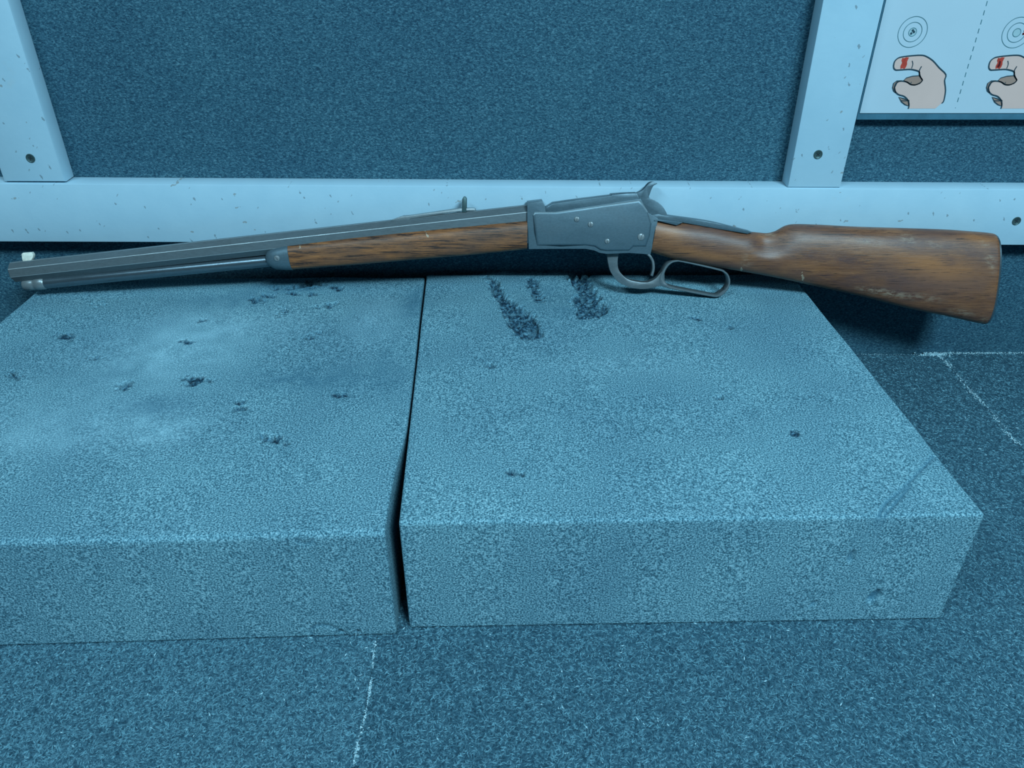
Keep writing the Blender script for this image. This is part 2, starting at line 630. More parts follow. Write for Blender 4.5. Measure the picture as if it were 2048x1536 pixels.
def foam_block(corners, height, radius, pits, gouges, cuts, dust_spots, soot, bow, front_marks, seed, label, front_cuts=()):
    """corners: front-left, front-right, back-right, back-left on the floor (metres)"""
    st = 0.0016
    c = [np.array(p) for p in corners]
    W = (np.linalg.norm(c[1] - c[0]) + np.linalg.norm(c[2] - c[3])) / 2
    D = (np.linalg.norm(c[3] - c[0]) + np.linalg.norm(c[2] - c[1])) / 2
    nx, ny, nz = int(W / st), int(D / st), int(height / st)
    ids, P = {}, []
    F = []

    def vid(i, j, k):
        key = (i * 1000 + j) * 1000 + k
        if key not in ids:
            ids[key] = len(P)
            P.append((i / nx, j / ny, k / nz))
        return ids[key]

    def sheet(f, a, b):
        g = [[vid(*f(p, q)) for q in range(b + 1)] for p in range(a + 1)]
        for p in range(a):
            for q in range(b):
                F.append((g[p][q], g[p + 1][q], g[p + 1][q + 1], g[p][q + 1]))

    sheet(lambda p, q: (p, q, nz), nx, ny)
    sheet(lambda p, q: (p, 0, q), nx, nz)
    sheet(lambda p, q: (nx - p, ny, q), nx, nz)
    sheet(lambda p, q: (0, ny - p, q), ny, nz)
    sheet(lambda p, q: (nx, p, q), ny, nz)
    # underside on a coarse fan of the border
    border = [vid(i, 0, 0) for i in range(nx)] + [vid(nx, j, 0) for j in range(ny)] + [vid(i, ny, 0) for i in range(nx, 0, -1)] + [vid(0, j, 0) for j in range(ny, 0, -1)]
    ctr = len(P)
    P.append((0.5, 0.5, 0.0))
    P = np.array(P)
    nb = len(border)
    F += [(border[i], border[(i + 1) % nb], ctr, ctr) for i in range(0)]
    tris = [(border[(i + 1) % nb], border[i], ctr) for i in range(nb)]
    q = P * np.array([W, D, height])
    # rounded edges
    r = np.array([0.0012, radius[0], radius[0]])
    lo, hi = r.copy(), np.array([W, D, height]) - r
    lo[2] = 0.0
    cl = np.minimum(np.maximum(q, lo), hi)
    d = q - cl
    dn = d / r
    ln = np.linalg.norm(dn, axis=1)
    m = ln > 1e-9
    # map the square corner of the grid onto the arc
    mx = np.abs(dn).max(1)
    scale = np.ones(len(q))
    scale[m] = mx[m] / ln[m]
    q = cl + d * scale[:, None]
    u, v, w = q[:, 0] / W, q[:, 1] / D, q[:, 2] / height
    topm = np.clip((q[:, 2] - (height - 0.014)) / 0.014, 0, 1)
    X = (1 - u) * (1 - v) * c[0][0] + u * (1 - v) * c[1][0] + u * v * c[2][0] + (1 - u) * v * c[3][0]
    Y = (1 - u) * (1 - v) * c[0][1] + u * (1 - v) * c[1][1] + u * v * c[2][1] + (1 - u) * v * c[3][1]
    Z = q[:, 2].copy()
    # sides that bulge or hollow
    X += bow(u, v, w)
    torn = np.zeros(len(q)); dust = np.zeros(len(q)); dark = np.zeros(len(q))
    wob = (vnoise(X + 3, Y + 3, 0.004, seed) - 0.5)
    wob2 = (vnoise(X + 3, Y + 3, 0.0022, seed + 1) - 0.5)
    on_top = (P[:, 2] > 0.999)
    Z += topm * (vnoise(X + 5, Y + 5, 0.06, seed + 2) - 0.5) * 0.0016
    rr = random.Random(seed)
    if seed == 33:
        Z += topm * (1 - v) * 0.0020
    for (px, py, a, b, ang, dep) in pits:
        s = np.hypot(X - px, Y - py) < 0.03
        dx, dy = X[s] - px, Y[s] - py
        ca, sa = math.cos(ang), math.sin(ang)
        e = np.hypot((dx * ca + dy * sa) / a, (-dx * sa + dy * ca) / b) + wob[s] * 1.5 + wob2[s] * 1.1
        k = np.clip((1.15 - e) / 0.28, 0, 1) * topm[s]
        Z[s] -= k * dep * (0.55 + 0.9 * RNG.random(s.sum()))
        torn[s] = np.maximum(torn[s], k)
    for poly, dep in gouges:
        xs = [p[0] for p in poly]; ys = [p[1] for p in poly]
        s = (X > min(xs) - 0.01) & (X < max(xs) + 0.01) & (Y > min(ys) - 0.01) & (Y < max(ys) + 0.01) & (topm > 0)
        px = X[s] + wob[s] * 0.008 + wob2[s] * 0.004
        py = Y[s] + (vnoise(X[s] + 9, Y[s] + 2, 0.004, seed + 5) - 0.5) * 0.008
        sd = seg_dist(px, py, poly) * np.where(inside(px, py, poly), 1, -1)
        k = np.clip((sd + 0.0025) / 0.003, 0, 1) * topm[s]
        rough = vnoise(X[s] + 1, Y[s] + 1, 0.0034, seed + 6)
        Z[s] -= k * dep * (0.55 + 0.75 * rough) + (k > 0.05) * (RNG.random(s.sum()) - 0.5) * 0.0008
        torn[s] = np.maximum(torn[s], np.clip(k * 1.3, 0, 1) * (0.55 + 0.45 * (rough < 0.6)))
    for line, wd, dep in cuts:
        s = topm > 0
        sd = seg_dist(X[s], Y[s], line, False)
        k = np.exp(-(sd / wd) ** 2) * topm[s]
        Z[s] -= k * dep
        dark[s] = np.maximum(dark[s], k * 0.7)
    for (px, py, a, b, amt) in dust_spots:  # pale rubbed, dusty patches
        e = ((X - px) / a) ** 2 + ((Y - py) / b) ** 2
        dust += np.exp(-e) * amt * topm * (0.55 + 0.9 * vnoise(X + 7, Y + 7, 0.012, seed + 8))
    for (px, py, a, b, amt) in soot:
        e = ((X - px) / a) ** 2 + ((Y - py) / b) ** 2
        dark += np.exp(-e) * amt * topm * (0.5 + vnoise(X + 11, Y + 4, 0.01, seed + 9))
    front = np.clip(1 - v * D / 0.004, 0, 1)
    for (fx, fz, a, b, ang, dep, dk) in front_marks:
        dx, dz = X - fx, Z - fz
        ca, sa = math.cos(ang), math.sin(ang)
        e = np.hypot((dx * ca + dz * sa) / a, (-dx * sa + dz * ca) / b) + wob * 0.5
        k = np.clip((1 - e) / 0.5, 0, 1) * front
        Y += k * dep
        dark = np.maximum(dark, k * dk)
    for line in front_cuts:
        s = front > 0
        sd = seg_dist(X[s], Z[s], line, False)
        k = np.exp(-(sd / 0.0011) ** 2) * front[s]
        Y[s] += k * 0.0014
        dark[s] = np.maximum(dark[s], k * 0.55)
    # crumbly skin
    low = np.clip(1 - Z / 0.003, 0, 1) * front
    Z += np.where(on_top, 0, low * 0.0006 * RNG.random(len(q)))
    V = np.stack([X, Y, Z], 1)
    F = np.array(F)
    T = np.concatenate([np.concatenate([F[:, [0, 1, 2]], F[:, [0, 2, 3]]]), np.array(tris)])
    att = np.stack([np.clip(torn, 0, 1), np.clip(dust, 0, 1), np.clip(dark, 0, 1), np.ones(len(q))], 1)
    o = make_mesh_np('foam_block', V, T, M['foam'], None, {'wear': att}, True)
    bm = bmesh.new()
    bm.from_mesh(o.data)
    bmesh.ops.recalc_face_normals(bm, faces=bm.faces)
    bm.to_mesh(o.data)
    bm.free()
    # origin on the floor under the block
    base = Vector((float(X.mean()), float(Y.mean()), 0))
    o.data.transform(Matrix.Translation(-base))
    o.location = base
    tag(o, label, 'foam block', 'foam blocks under the rifle')
    return o


def pit(x, y, a=0.0055, b=0.003, dep=0.006):
    return (x, y, a * random.uniform(0.8, 1.2), b * random.uniform(0.8, 1.3), random.uniform(-0.6, 0.6), dep)


PL = [pit(-0.4289, 0.7324, .006, .006), pit(-0.2379, 0.7178, .0045, .007), (-0.1913, 0.7335, .010, .0045, 0.5, .006),
      pit(-0.1956, 0.6686, .0065, .005), pit(-0.3135, 0.6984, .005, .004, .003), pit(-0.3882, 0.626, .005, .004, .003),
      pit(-0.447, 0.5972, .006, .005), pit(-0.3392, 0.5782, .0055, .0045), pit(-0.2837, 0.5888, .008, .007, .003),
      pit(-0.268, 0.586, .007, .004, .003), pit(-0.3128, 0.6559, .006, .004, .002), pit(-0.232, 0.5532, .004, .0035, .004),
      pit(-0.2294, 0.5442, .005, .003, .004), pit(-0.1501, 0.5632, .007, .003, .002), pit(-0.1964, 0.5022, .0042, .004, .007),
      pit(-0.1885, 0.5015, .005, .004, .003), pit(-0.1774, 0.4943, .002, .002, .004), pit(-0.4335, 0.6656, .008, .004, .002),
      pit(-0.2681, 0.7439, .009, .004, .004), pit(-0.2132, 0.7581, .006, .003, .003),
      pit(-0.2455, 0.7740, .014, .005, .006), pit(-0.222, 0.783, .015, .010, .008), pit(-0.262, 0.755, .009, .006, .004), pit(-0.190, 0.772, .009, .003, .003), pit(-0.235, 0.760, .007, .003, .003)]
PR = [pit(-0.02, 0.61, .0035, .003), pit(0.176, 0.5555, .003, .0025, .004), pit(0.0004, 0.4561, .0045, .0025, .004),
      pit(0.2259, 0.5048, .004, .004, .002), pit(0.2149, 0.6807, .0035, .003), pit(0.183, 0.700, .004, .003, .002)]
G1 = [(-0.0273, 0.7992), (-0.021, 0.7641), (-0.0097, 0.7178), (-0.002, 0.6858), (0.0053, 0.6676), (0.0125, 0.6588),
      (0.0294, 0.6598), (0.0266, 0.6807), (0.0159, 0.7178), (0.0031, 0.7324), (-0.0074, 0.7521), (-0.0152, 0.785)]
G2 = [(0.0621, 0.8045), (0.0687, 0.7789), (0.0727, 0.7581), (0.0649, 0.7404), (0.0656, 0.7178), (0.0686, 0.7016),
      (0.0863, 0.7026), (0.0977, 0.7156), (0.0965, 0.729), (0.0908, 0.7521), (0.0849, 0.7764), (0.0859, 0.8018)]
G3 = [(0.0175, 0.795), (0.0206, 0.7641), (0.0248, 0.7404), (0.0330, 0.7365), (0.0292, 0.7581), (0.0259, 0.7764), (0.023, 0.795)]


def bow_left(u, v, w):
    # right flank: hollow towards the front, sagging out in the middle
    k = np.clip((u - 0.6) / 0.4, 0, 1)
    return k * 0.005 * np.exp(-((v - 0.31) / np.where(v < 0.31, 0.12, 0.45)) ** 2) * w


def bow_right(u, v, w):
    return 0.0 * u


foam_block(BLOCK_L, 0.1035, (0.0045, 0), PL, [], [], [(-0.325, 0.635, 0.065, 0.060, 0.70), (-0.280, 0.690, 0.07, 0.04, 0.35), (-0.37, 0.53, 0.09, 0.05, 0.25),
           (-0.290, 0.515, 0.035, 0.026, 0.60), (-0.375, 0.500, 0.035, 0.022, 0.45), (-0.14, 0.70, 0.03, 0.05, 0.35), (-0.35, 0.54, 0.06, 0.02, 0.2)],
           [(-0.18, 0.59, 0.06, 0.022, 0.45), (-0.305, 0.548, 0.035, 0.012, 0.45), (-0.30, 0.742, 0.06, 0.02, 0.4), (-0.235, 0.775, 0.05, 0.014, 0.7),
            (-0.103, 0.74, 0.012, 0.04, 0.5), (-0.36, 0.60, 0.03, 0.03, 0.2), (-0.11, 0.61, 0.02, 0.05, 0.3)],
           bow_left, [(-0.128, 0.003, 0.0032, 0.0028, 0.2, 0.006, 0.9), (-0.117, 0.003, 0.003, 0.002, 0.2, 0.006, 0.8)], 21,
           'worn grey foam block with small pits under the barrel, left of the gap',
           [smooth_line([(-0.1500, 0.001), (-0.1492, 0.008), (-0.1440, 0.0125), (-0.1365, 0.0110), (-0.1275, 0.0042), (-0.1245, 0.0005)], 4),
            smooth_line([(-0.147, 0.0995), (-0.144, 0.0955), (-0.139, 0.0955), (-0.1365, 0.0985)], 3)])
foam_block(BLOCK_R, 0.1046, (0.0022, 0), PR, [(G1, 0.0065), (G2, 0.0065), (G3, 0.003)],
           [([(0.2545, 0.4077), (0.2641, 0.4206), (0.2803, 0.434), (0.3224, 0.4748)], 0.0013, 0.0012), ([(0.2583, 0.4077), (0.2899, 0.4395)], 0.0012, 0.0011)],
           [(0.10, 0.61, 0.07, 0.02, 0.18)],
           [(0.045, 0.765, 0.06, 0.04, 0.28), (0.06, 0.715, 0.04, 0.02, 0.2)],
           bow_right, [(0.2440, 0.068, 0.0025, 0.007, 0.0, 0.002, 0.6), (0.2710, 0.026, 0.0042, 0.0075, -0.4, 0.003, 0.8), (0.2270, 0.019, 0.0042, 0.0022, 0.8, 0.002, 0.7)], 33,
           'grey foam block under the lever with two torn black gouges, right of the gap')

# flap cut into the front face of the left block (thin curved lip)
# ------------------------------------------------------------------ white timber frame on the wall
RY0, RY1 = 0.7875, wall_y
frame = empty('timber_frame', (0, RY1, 0.18))
tag(frame, 'white painted timber frame screwed to the dark rubber wall behind the rifle', 'frame')


def rel(o, parent):
    o.parent = parent
    o.matrix_parent_inverse = Matrix.Translation(-Vector(parent.location))
    return o


def board(name, pts, y0, y1, mat, bevel):
    """pts: x,z outline on the wall plane"""
    bm = bmesh.new()
    add_prism(bm, pts, y0, y1, bevel, 2)
    return bm_obj(name, bm, mat, None, 40)


def zr(x, a, b):
    return a + (b - a) * (x + 0.525) / 1.05


rail = rel(board('bottom_rail', [(-0.80, zr(-0.80, .1508, .1470)), (0.80, zr(0.80, .1508, .1470)), (0.80, zr(0.80, .2145, .2082)), (-0.80, zr(-0.80, .2145, .2082))], RY0, RY1 - 0.0001, M['white'], 0.0016), frame)
pl = rel(board('post', [(-0.5215, .2156), (-0.4585, .2154), (-0.4565, .75), (-0.5205, .75)], 0.789, RY1 - 0.0001, M['white'], 0.0032), frame)
pr = rel(board('post', [(0.2838, .2100), (0.3382, .2098), (0.3392, .75), (0.2805, .75)], 0.789, RY1 - 0.0001, M['white'], 0.0016), frame)


def frame_screw(x, y, z, parent, rot):
    bm = bmesh.new()
    # countersunk head: shallow dished disc with a cross recess
    n = 28
    rings = [(0.0046, 0.0), (0.0044, -0.0006), (0.0036, -0.0007), (0.0031, -0.00035)]
    prev = None
    for r, dy in rings:
        cur = [bm.verts.new((r * math.cos(2 * math.pi * i / n), dy, r * math.sin(2 * math.pi * i / n))) for i in range(n)]
        if prev:
            for i in range(n):
                bm.faces.new((prev[i], prev[(i + 1) % n], cur[(i + 1) % n], cur[i]))
        prev = cur
    bm.faces.new(prev)
    o = bm_obj('screw', bm, M['screw'], parent, 40)
    o.location = (x, y, z)
    o.rotation_euler = (0, rot, 0)
    bm = bmesh.new()
    for a in (0, math.pi / 2):
        c, s = math.cos(a), math.sin(a)
        for sx in (1,):
            p = [(-0.0021, -0.00045), (0.0021, -0.00045), (0.0021, 0.00045), (-0.0021, 0.00045)]
            y0 = -0.00045 - 0.00003 * (a > 0)
            vs = [bm.verts.new((px * c - pz * s, y0, px * s + pz * c)) for px, pz in p]
            f = bm.faces.new(vs)
            r = bmesh.ops.extrude_face_region(bm, geom=[f])
            for v in r['geom']:
                if isinstance(v, bmesh.types.BMVert):
                    v.co.y += 0.0004
    return o, bm


for (x, y, z, par, rot) in ((-0.4856, 0.7891, 0.2402, pl, 0.3), (0.3078, 0.7891, 0.2440, pr, 0.7), (0.5309, 0.7876, 0.1743, rail, 0.5)):
    o, bm = frame_screw(x, y, z, None, rot)
    o.parent = par
    # the recess is a dark cross: merged as a second material of the same head
    me2 = bpy.data.meshes.new('tmp')
    bmesh.ops.recalc_face_normals(bm, faces=bm.faces)
    bm.to_mesh(me2)
    bm.free()
    o.data.materials.append(M['recess'])
    b2 = bmesh.new()
    b2.from_mesh(o.data)
    n0 = len(b2.faces)
    b2.from_mesh(me2)
    b2.faces.ensure_lookup_table()
    for f in b2.faces[n0:]:
        f.material_index = 1
    b2.to_mesh(o.data)
    b2.free()
    bpy.data.meshes.remove(me2)

# ------------------------------------------------------------------ instruction sign
SY = 0.8000
sign = empty('instruction_sign', (0.345, RY1, 0.28))
tag(sign, 'white shooting instruction sign with printed hands and target rings beside the right post', 'sign')
rel(box_obj('backing_board', (0.3432, SY + 0.0006, 0.2752), (0.665, wall_y - 0.0001, 0.60), M['board'], None, 0.0006), sign)
paper = rel(box_obj('printed_sheet', (0.3447, SY - 0.0002, 0.2819), (0.663, SY + 0.0005, 0.598), M['paper']), sign)


def flat(name, polys, mat, lvl):
    """thin printed pieces lying on the sheet; polys in metres (x, z)"""
    bm = bmesh.new()
    y = SY - 0.0002 - 0.00008 * lvl
    for p in polys:
        vs = [bm.verts.new((a, y, b)) for a, b in p]
        f = bm.faces.new(vs)
        r = bmesh.ops.extrude_face_region(bm, geom=[f])
        for v in r['geom']:
            if isinstance(v, bmesh.types.BMVert):
                v.co.y += 0.00006
    bmesh.ops.triangulate(bm, faces=[f for f in bm.faces if len(f.verts) > 4])
    o = bm_obj(name, bm, mat, None)
    o.parent = paper
    return o


def ink_line(pts, w, closed=False):
    """quads along a polyline with round-ish joins"""
    out = []
    n = len(pts)
    nrm = []
    for i in range(n):
        a = pts[(i - 1) % n] if (closed or i > 0) else pts[i]
        b = pts[(i + 1) % n] if (closed or i < n - 1) else pts[i]
        d = Vector((b[0] - a[0], b[1] - a[1]))
        d.normalize()
        nrm.append((-d.y * w / 2, d.x * w / 2))
    for i in range(n if closed else n - 1):
        j = (i + 1) % n
        p, q, s, t = pts[i], pts[j], nrm[i], nrm[j]
        out.append([(p[0] + s[0], p[1] + s[1]), (p[0] - s[0], p[1] - s[1]), (q[0] - t[0], q[1] - t[1]), (q[0] + t[0], q[1] + t[1])])
    return out


def circle(cx, cz, r, n=48):
    return [(cx + r * math.cos(2 * math.pi * i / n), cz + r * math.sin(2 * math.pi * i / n)) for i in range(n)]


HAND = [(423.0, 291.5), (424.3, 294.1), (423.0, 303.8), (419.4, 312.7), (419.0, 318.3), (410.6, 324.6), (402.9, 330.8), (395.2, 334.8), (389.7, 335.8), (380.7, 335.3), (373.1, 334.4), (368.9, 333.2), (366.4, 330.1), (366.7, 325.2), (369.0, 322.7), (372.4, 322.5), (382.1, 323.1), (387.5, 322.5), (392.6, 320.8), (393.9, 317.1), (397.8, 312.7), (393.9, 309.3), (388.6, 308.9), (383.3, 311.4), (377.8, 312.3), (374.0, 311.4), (372.5, 308.2), (373.4, 303.8), (377.8, 299.9), (384.3, 298.0), (389.1, 294.1), (391.3, 289.6), (391.5, 286.3)]
MIDF = [(379.6, 312.7), (381.6, 315.2), (387.1, 316.8), (393.6, 317.3), (398.0, 313.3), (396.3, 310.2), (392.0, 308.6), (387.2, 309.1), (383.3, 311.4)]
NAIL = [(370.7, 306.3), (370.6, 310.2), (373.1, 312.4), (377.7, 312.7), (373.9, 310.8), (372.7, 306.3), (375.1, 301.2), (372.5, 303.1)]
LOWF = [(379.1, 297.4), (384.0, 296.0), (390.0, 294.1), (391.1, 288.9), (387.1, 290.2), (383.0, 292.8)]
RED = [(373.0, 333.4), (374.6, 333.0), (376.4, 333.9), (379.1, 333.7), (378.3, 330.0), (379.0, 327.5), (378.6, 325.0), (377.6, 323.4), (375.5, 324.1), (373.7, 323.4), (373.1, 326.0), (373.9, 329.0), (372.7, 331.0)]


def printed_hand(dx, streak):
    off = lambda l: [((a + dx) * 0.001, b * 0.001) for a, b in l]
    o = flat('printed_hand', [off(LOWF), off(NAIL)], M['skin2'], 1)
    flat('printed_finger', [off(MIDF)], M['skin2'], 3)
    hs = smooth_line(off(HAND), 3)
    flat('printed_palm', [hs + off([(418.2, 286.3)])], M['skin'], 2)
    flat('printed_red_band', [off(RED)], M['red'], 4)
    if streak:
        flat('printed_red_streak', [off([(375.0, 331), (376.6, 330.2), (377.2, 326.2), (376.0, 324.6), (374.4, 325.6), (375.2, 328.2)])], M['redd'], 5)
    lines = ink_line(hs, 0.0011)
    for l in (MIDF, NAIL, LOWF):
        lines += ink_line(off(l), 0.0008, True)
    lines += ink_line(smooth_line(off([(383.0, 330.8), (384.5, 327.7), (384.3, 324.0)])), 0.0007)
    lines += ink_line(smooth_line(off([(393.4, 325.8), (392.4, 321.5), (394.9, 316.5), (398.0, 313.0)])), 0.0009)
    lines += ink_line(off([(382.1, 293.9), (388.8, 293.9)]), 0.0007)
    lines += ink_line(off([(387.6, 311.6), (387.3, 310.0)]), 0.0005)
    flat('printed_hand_outline', lines, M['ink'], 6)


def printed_target(cx, cz, shots, shot_m):
    flat('printed_bullseye', [circle(cx, cz, 0.0036, 24)], M['bull'], 1)
    l = []
    for r in (0.0134, 0.0085, 0.0036):
        l += ink_line(circle(cx, cz, r), 0.00055, True)
    flat('printed_target_rings', l, M['ringink'], 2)
    flat('printed_shot_group', [circle(cx + a, cz + b, 0.0011, 12) for a, b in shots], shot_m, 3)


printed_hand(0.0, False)
printed_hand(91.5, True)
printed_target(0.3765, 0.3561, [(-0.0010, -0.0012), (0.0012, 0.0001), (-0.0002, 0.0014)], M['ink'])
printed_target(0.4746, 0.3556, [(0.0066, -0.0010), (0.0084, 0.0004), (0.0070, 0.0016)], M['redd'])
dash, z = [], 0.2925
while z < 0.58:
    dash += ink_line([(0.4382, z), (0.4381, z + 0.0042)], 0.0008)
    z += 0.0078
dash += ink_line([(0.4380, 0.2866), (0.4380, 0.2873)], 0.0006)
flat('printed_dashed_line', dash, M['ringink'], 1)

# ------------------------------------------------------------------ lever action rifle
# local axes: x along the rifle (muzzle at -x), y through it (-y faces the camera), z up its height, millimetres
rifle = empty('lever_action_rifle', (0, 0.7467, 0.1064), (math.radians(-15), 0, 0))
tag(rifle, 'old lever action rifle with octagonal barrel and scuffed brown wooden stock across the foam blocks', 'rifle')


def ring_axis(p, ax, pts):
    """points (y, up) in the plane perpendicular to a rifle-plane axis ax=(dx,dz)"""
    ux, uz = -ax[1], ax[0]
    return [((p[0] + ux * b) * 0.001, a * 0.001, (p[1] + uz * b) * 0.001) for a, b in pts]


def axis_of(a, b):
    d = math.hypot(b[0] - a[0], b[1] - a[1])
    return ((b[0] - a[0]) / d, (b[1] - a[1]) / d)


def bar(name, stations, section, mat, smooth):
    ax = axis_of(stations[0][:2], stations[-1][:2])
    return rings_obj(name, [ring_axis(s[:2], ax, [(a * s[2], b * s[2]) for a, b in section]) for s in stations], mat, rifle, smooth)


k8 = math.tan(math.radians(22.5))
OCT = [(1, k8), (k8, 1), (-k8, 1), (-1, k8), (-1, -k8), (-k8, -1), (k8, -1), (1, -k8)]
CIRC = [(math.cos(2 * math.pi * i / 32), math.sin(2 * math.pi * i / 32)) for i in range(32)]


def on_axis(t, a=(-520.6, 26.2), b=(16.0, 84.2)):
    return (a[0] + (b[0] - a[0]) * t, a[1] + (b[1] - a[1]) * t)


OCTB = []
for i in range(8):
    p0, p1 = Vector(OCT[i]), Vector(OCT[(i + 1) % 8])
    OCTB += [tuple(p0.lerp(p1, 0.035)), tuple(p0.lerp(p1, 0.965))]
barrel = bar('barrel', [(*on_axis(0.0), 9.3), (*on_axis(0.0018), 10.2), (*on_axis(0.5), 10.35), (*on_axis(1.0), 10.5)], OCTB, M['barrel'], False)
barrel.data.materials.append(M['edge'])                 # bluing rubbed off along the corners of the octagon
for f in barrel.data.polygons:
    if len(f.vertices) == 4 and min((Vector(barrel.data.vertices[f.vertices[i]].co) - Vector(barrel.data.vertices[f.vertices[(i + 1) % 4]].co)).length for i in range(4)) < 0.0009:
        f.material_index = 1
# bore at the muzzle
bar('muzzle_bore', [(*on_axis(-0.0006), 4.2), (*on_axis(0.004), 4.2)], CIRC, M['recess'], 40)

ta, tb = (-512.6, 12.6), (-235.0, 39.6)
at = lambda t: (ta[0] + (tb[0] - ta[0]) * t, ta[1] + (tb[1] - ta[1]) * t)
bar('magazine_tube', [(*at(0.07), 6.2), (*at(1.0), 6.2)], CIRC, M['tube'], 40)
bar('tube_plug', [(*at(0.0), 5.0), (*at(0.006), 6.1), (*at(0.035), 6.4), (*at(0.04), 6.05), (*at(0.046), 6.05), (*at(0.05), 6.9), (*at(0.078), 7.0), (*at(0.082), 6.5), (*at(0.084), 6.2)], CIRC, M['steel2'], 40)


def loft(name, xs, top, bot, hw, ex, mat, skew=None, nseg=36, smooth=50, flute=None):
    """vertical sections; top, bot, hw given as (x, value) lists, skew leans the sections"""
    rings = []
    for x in xs:
        sk = skew(x) if skew else 0.0
        zt = np.interp(x, *zip(*top))
        xb = x + sk
        zb = np.interp(xb, *zip(*bot))
        h = np.interp(x, *zip(*hw))
        e = np.interp(x, *zip(*ex))
        r = []
        for i in range(nseg):
            a = 2 * math.pi * i / nseg
            c, s = math.cos(a), math.sin(a)
            yy = h * math.copysign(abs(c) ** (2 / e), c)
            ss = math.copysign(abs(s) ** (2 / e), s)
            if flute:
                yy *= 1 - flute(x, ss)
            zz = (zt + zb) / 2 + (zt - zb) / 2 * ss
            xx = x + sk * (1 - ss) / 2
            r.append((xx * 0.001, yy * 0.001, zz * 0.001))
        rings.append(r)
    return rings_obj(name, rings, mat, rifle, smooth)


def resample(l, k=6):
    return smooth_line(l, k)


# forend: its top hugs the barrel flanks
FT = [(-232, 56.0), (-167.5, 63.3), (-93.3, 70.7), (16, 81.0)]
FB = resample([(-232, 29.2), (-169.4, 33.8), (-94.4, 40.3), (-38.5, 45.0), (17, 50.8)])
loft('forend', np.linspace(-230.5, 15.5, 50), FT, FB, [(-231, 14.0), (-150, 15.6), (0, 16.4), (16, 16.2)], [(-231, 3.3), (16, 3.4)], M['fore'])

# steel forend cap
CAPT = resample([(-254.5, 44.0), (-252.8, 48.6), (-249.5, 52.0), (-243.5, 54.6), (-229.0, 57.2)])
CAPB = resample([(-254.5, 39.0), (-252.5, 34.5), (-248, 30.6), (-243, 29.0), (-225.5, 28.5)])
loft('forend_cap', [-254.3, -253.6, -252.4, -250.5, -248, -245, -241, -236, -231.5, -229.6], CAPT, CAPB,
     [(-254.3, 8), (-252, 11.8), (-247, 13.8), (-240, 14.6), (-229, 14.9)], [(-254, 2.2), (-229, 2.7)], M['steel'], lambda x: 3.0 * (x + 254) / 25)


def slotted_screw(x, z, r, ysurf, rot, parent):
    bm = bmesh.new()
    n = 24
    for sgn in (1, -1):
        prof = [(0.10 * r, 0)]
        ang = math.acos(0.13)
        arc = [(r * math.cos(a), r * math.sin(a)) for a in np.linspace(-ang, ang, 11)]
        rows = []
        for sc, dy in ((1.0, 0.0), (1.0, -0.5), (0.86, -0.95), (0.55, -1.2)):
            pts_ = [(0.13 * r + (px - 0.13 * r) * sc, pz * sc) for px, pz in arc]
            row = [bm.verts.new((sgn * px * 0.001, (ysurf + dy) * 0.001, sgn * pz * 0.001)) for px, pz in pts_]
            rows.append(row)
        for a, b in zip(rows[:-1], rows[1:]):
            for i in range(len(a) - 1):
                bm.faces.new((a[i], a[i + 1], b[i + 1], b[i]))
            bm.faces.new((a[-1], a[0], b[0], b[-1]))
        bm.faces.new(rows[-1])
    # floor of the slot
    vs = [bm.verts.new((r * 0.98 * math.cos(2 * math.pi * i / n) * 0.001, (ysurf - 0.25) * 0.001, r * 0.98 * math.sin(2 * math.pi * i / n) * 0.001)) for i in range(n)]
    bm.faces.new(vs)
    o = bm_obj('screw', bm, M['steel2'], rifle, 30)
    o.location = (x * 0.001, 0, z * 0.001)
    o.rotation_euler = (0, rot, 0)
    return o


slotted_screw(-240.2, 42.6, 3.0, -14.2, -0.5, rifle)

RECV = [(15.3, 78.0), (15.3, 97.7), (30.6, 99.6), (33.7, 93.2), (33.8, 88.6), (44.0, 89.4), (128.4, 102.1), (131.7, 97.2), (135.1, 89.3), (146.8, 82.6), (147.3, 82.6), (145.4, 70.9), (143.7, 59.7), (141.5, 46.3), (119.6, 47.8), (96.8, 46.8), (90.0, 47.8), (83.6, 50.4), (74.8, 52.0), (49.8, 52.0), (17.1, 51.7)]
SIDE = [(20.6, 86.0), (22.4, 89.3), (44.1, 89.4), (127.1, 101.0), (131.2, 97.4), (136.6, 89.6), (140.8, 78.0), (139.9, 66.3), (136.4, 54.6), (123.5, 54.5), (119.5, 50.4), (96.7, 49.9), (89.9, 50.9), (84.0, 54.5), (74.7, 55.8), (49.8, 55.6), (25.4, 55.6), (23.2, 69.4)]
prism_obj('receiver', RECV, -13.6, 13.6, M['steel'], rifle, 3.0, 50, 4)
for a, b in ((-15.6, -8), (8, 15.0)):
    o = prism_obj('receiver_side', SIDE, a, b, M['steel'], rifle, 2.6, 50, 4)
    o.data.materials.append(M['lit_chamfer'])                # highlight on the upward chamfers painted in as lighter steel
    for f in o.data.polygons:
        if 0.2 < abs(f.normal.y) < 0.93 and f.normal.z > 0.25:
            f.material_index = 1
BOLT = [(33.7, 92.6), (41.3, 97.2), (69.3, 100.9), (99.8, 104.6), (100.2, 105.7), (111.9, 106.6), (125.6, 107.1), (128.4, 101.0), (44.0, 87.0), (33.8, 87.0)]
prism_obj('breech_bolt', BOLT, -9.0, 9.0, M['steel'], rifle, 1.2, 35)
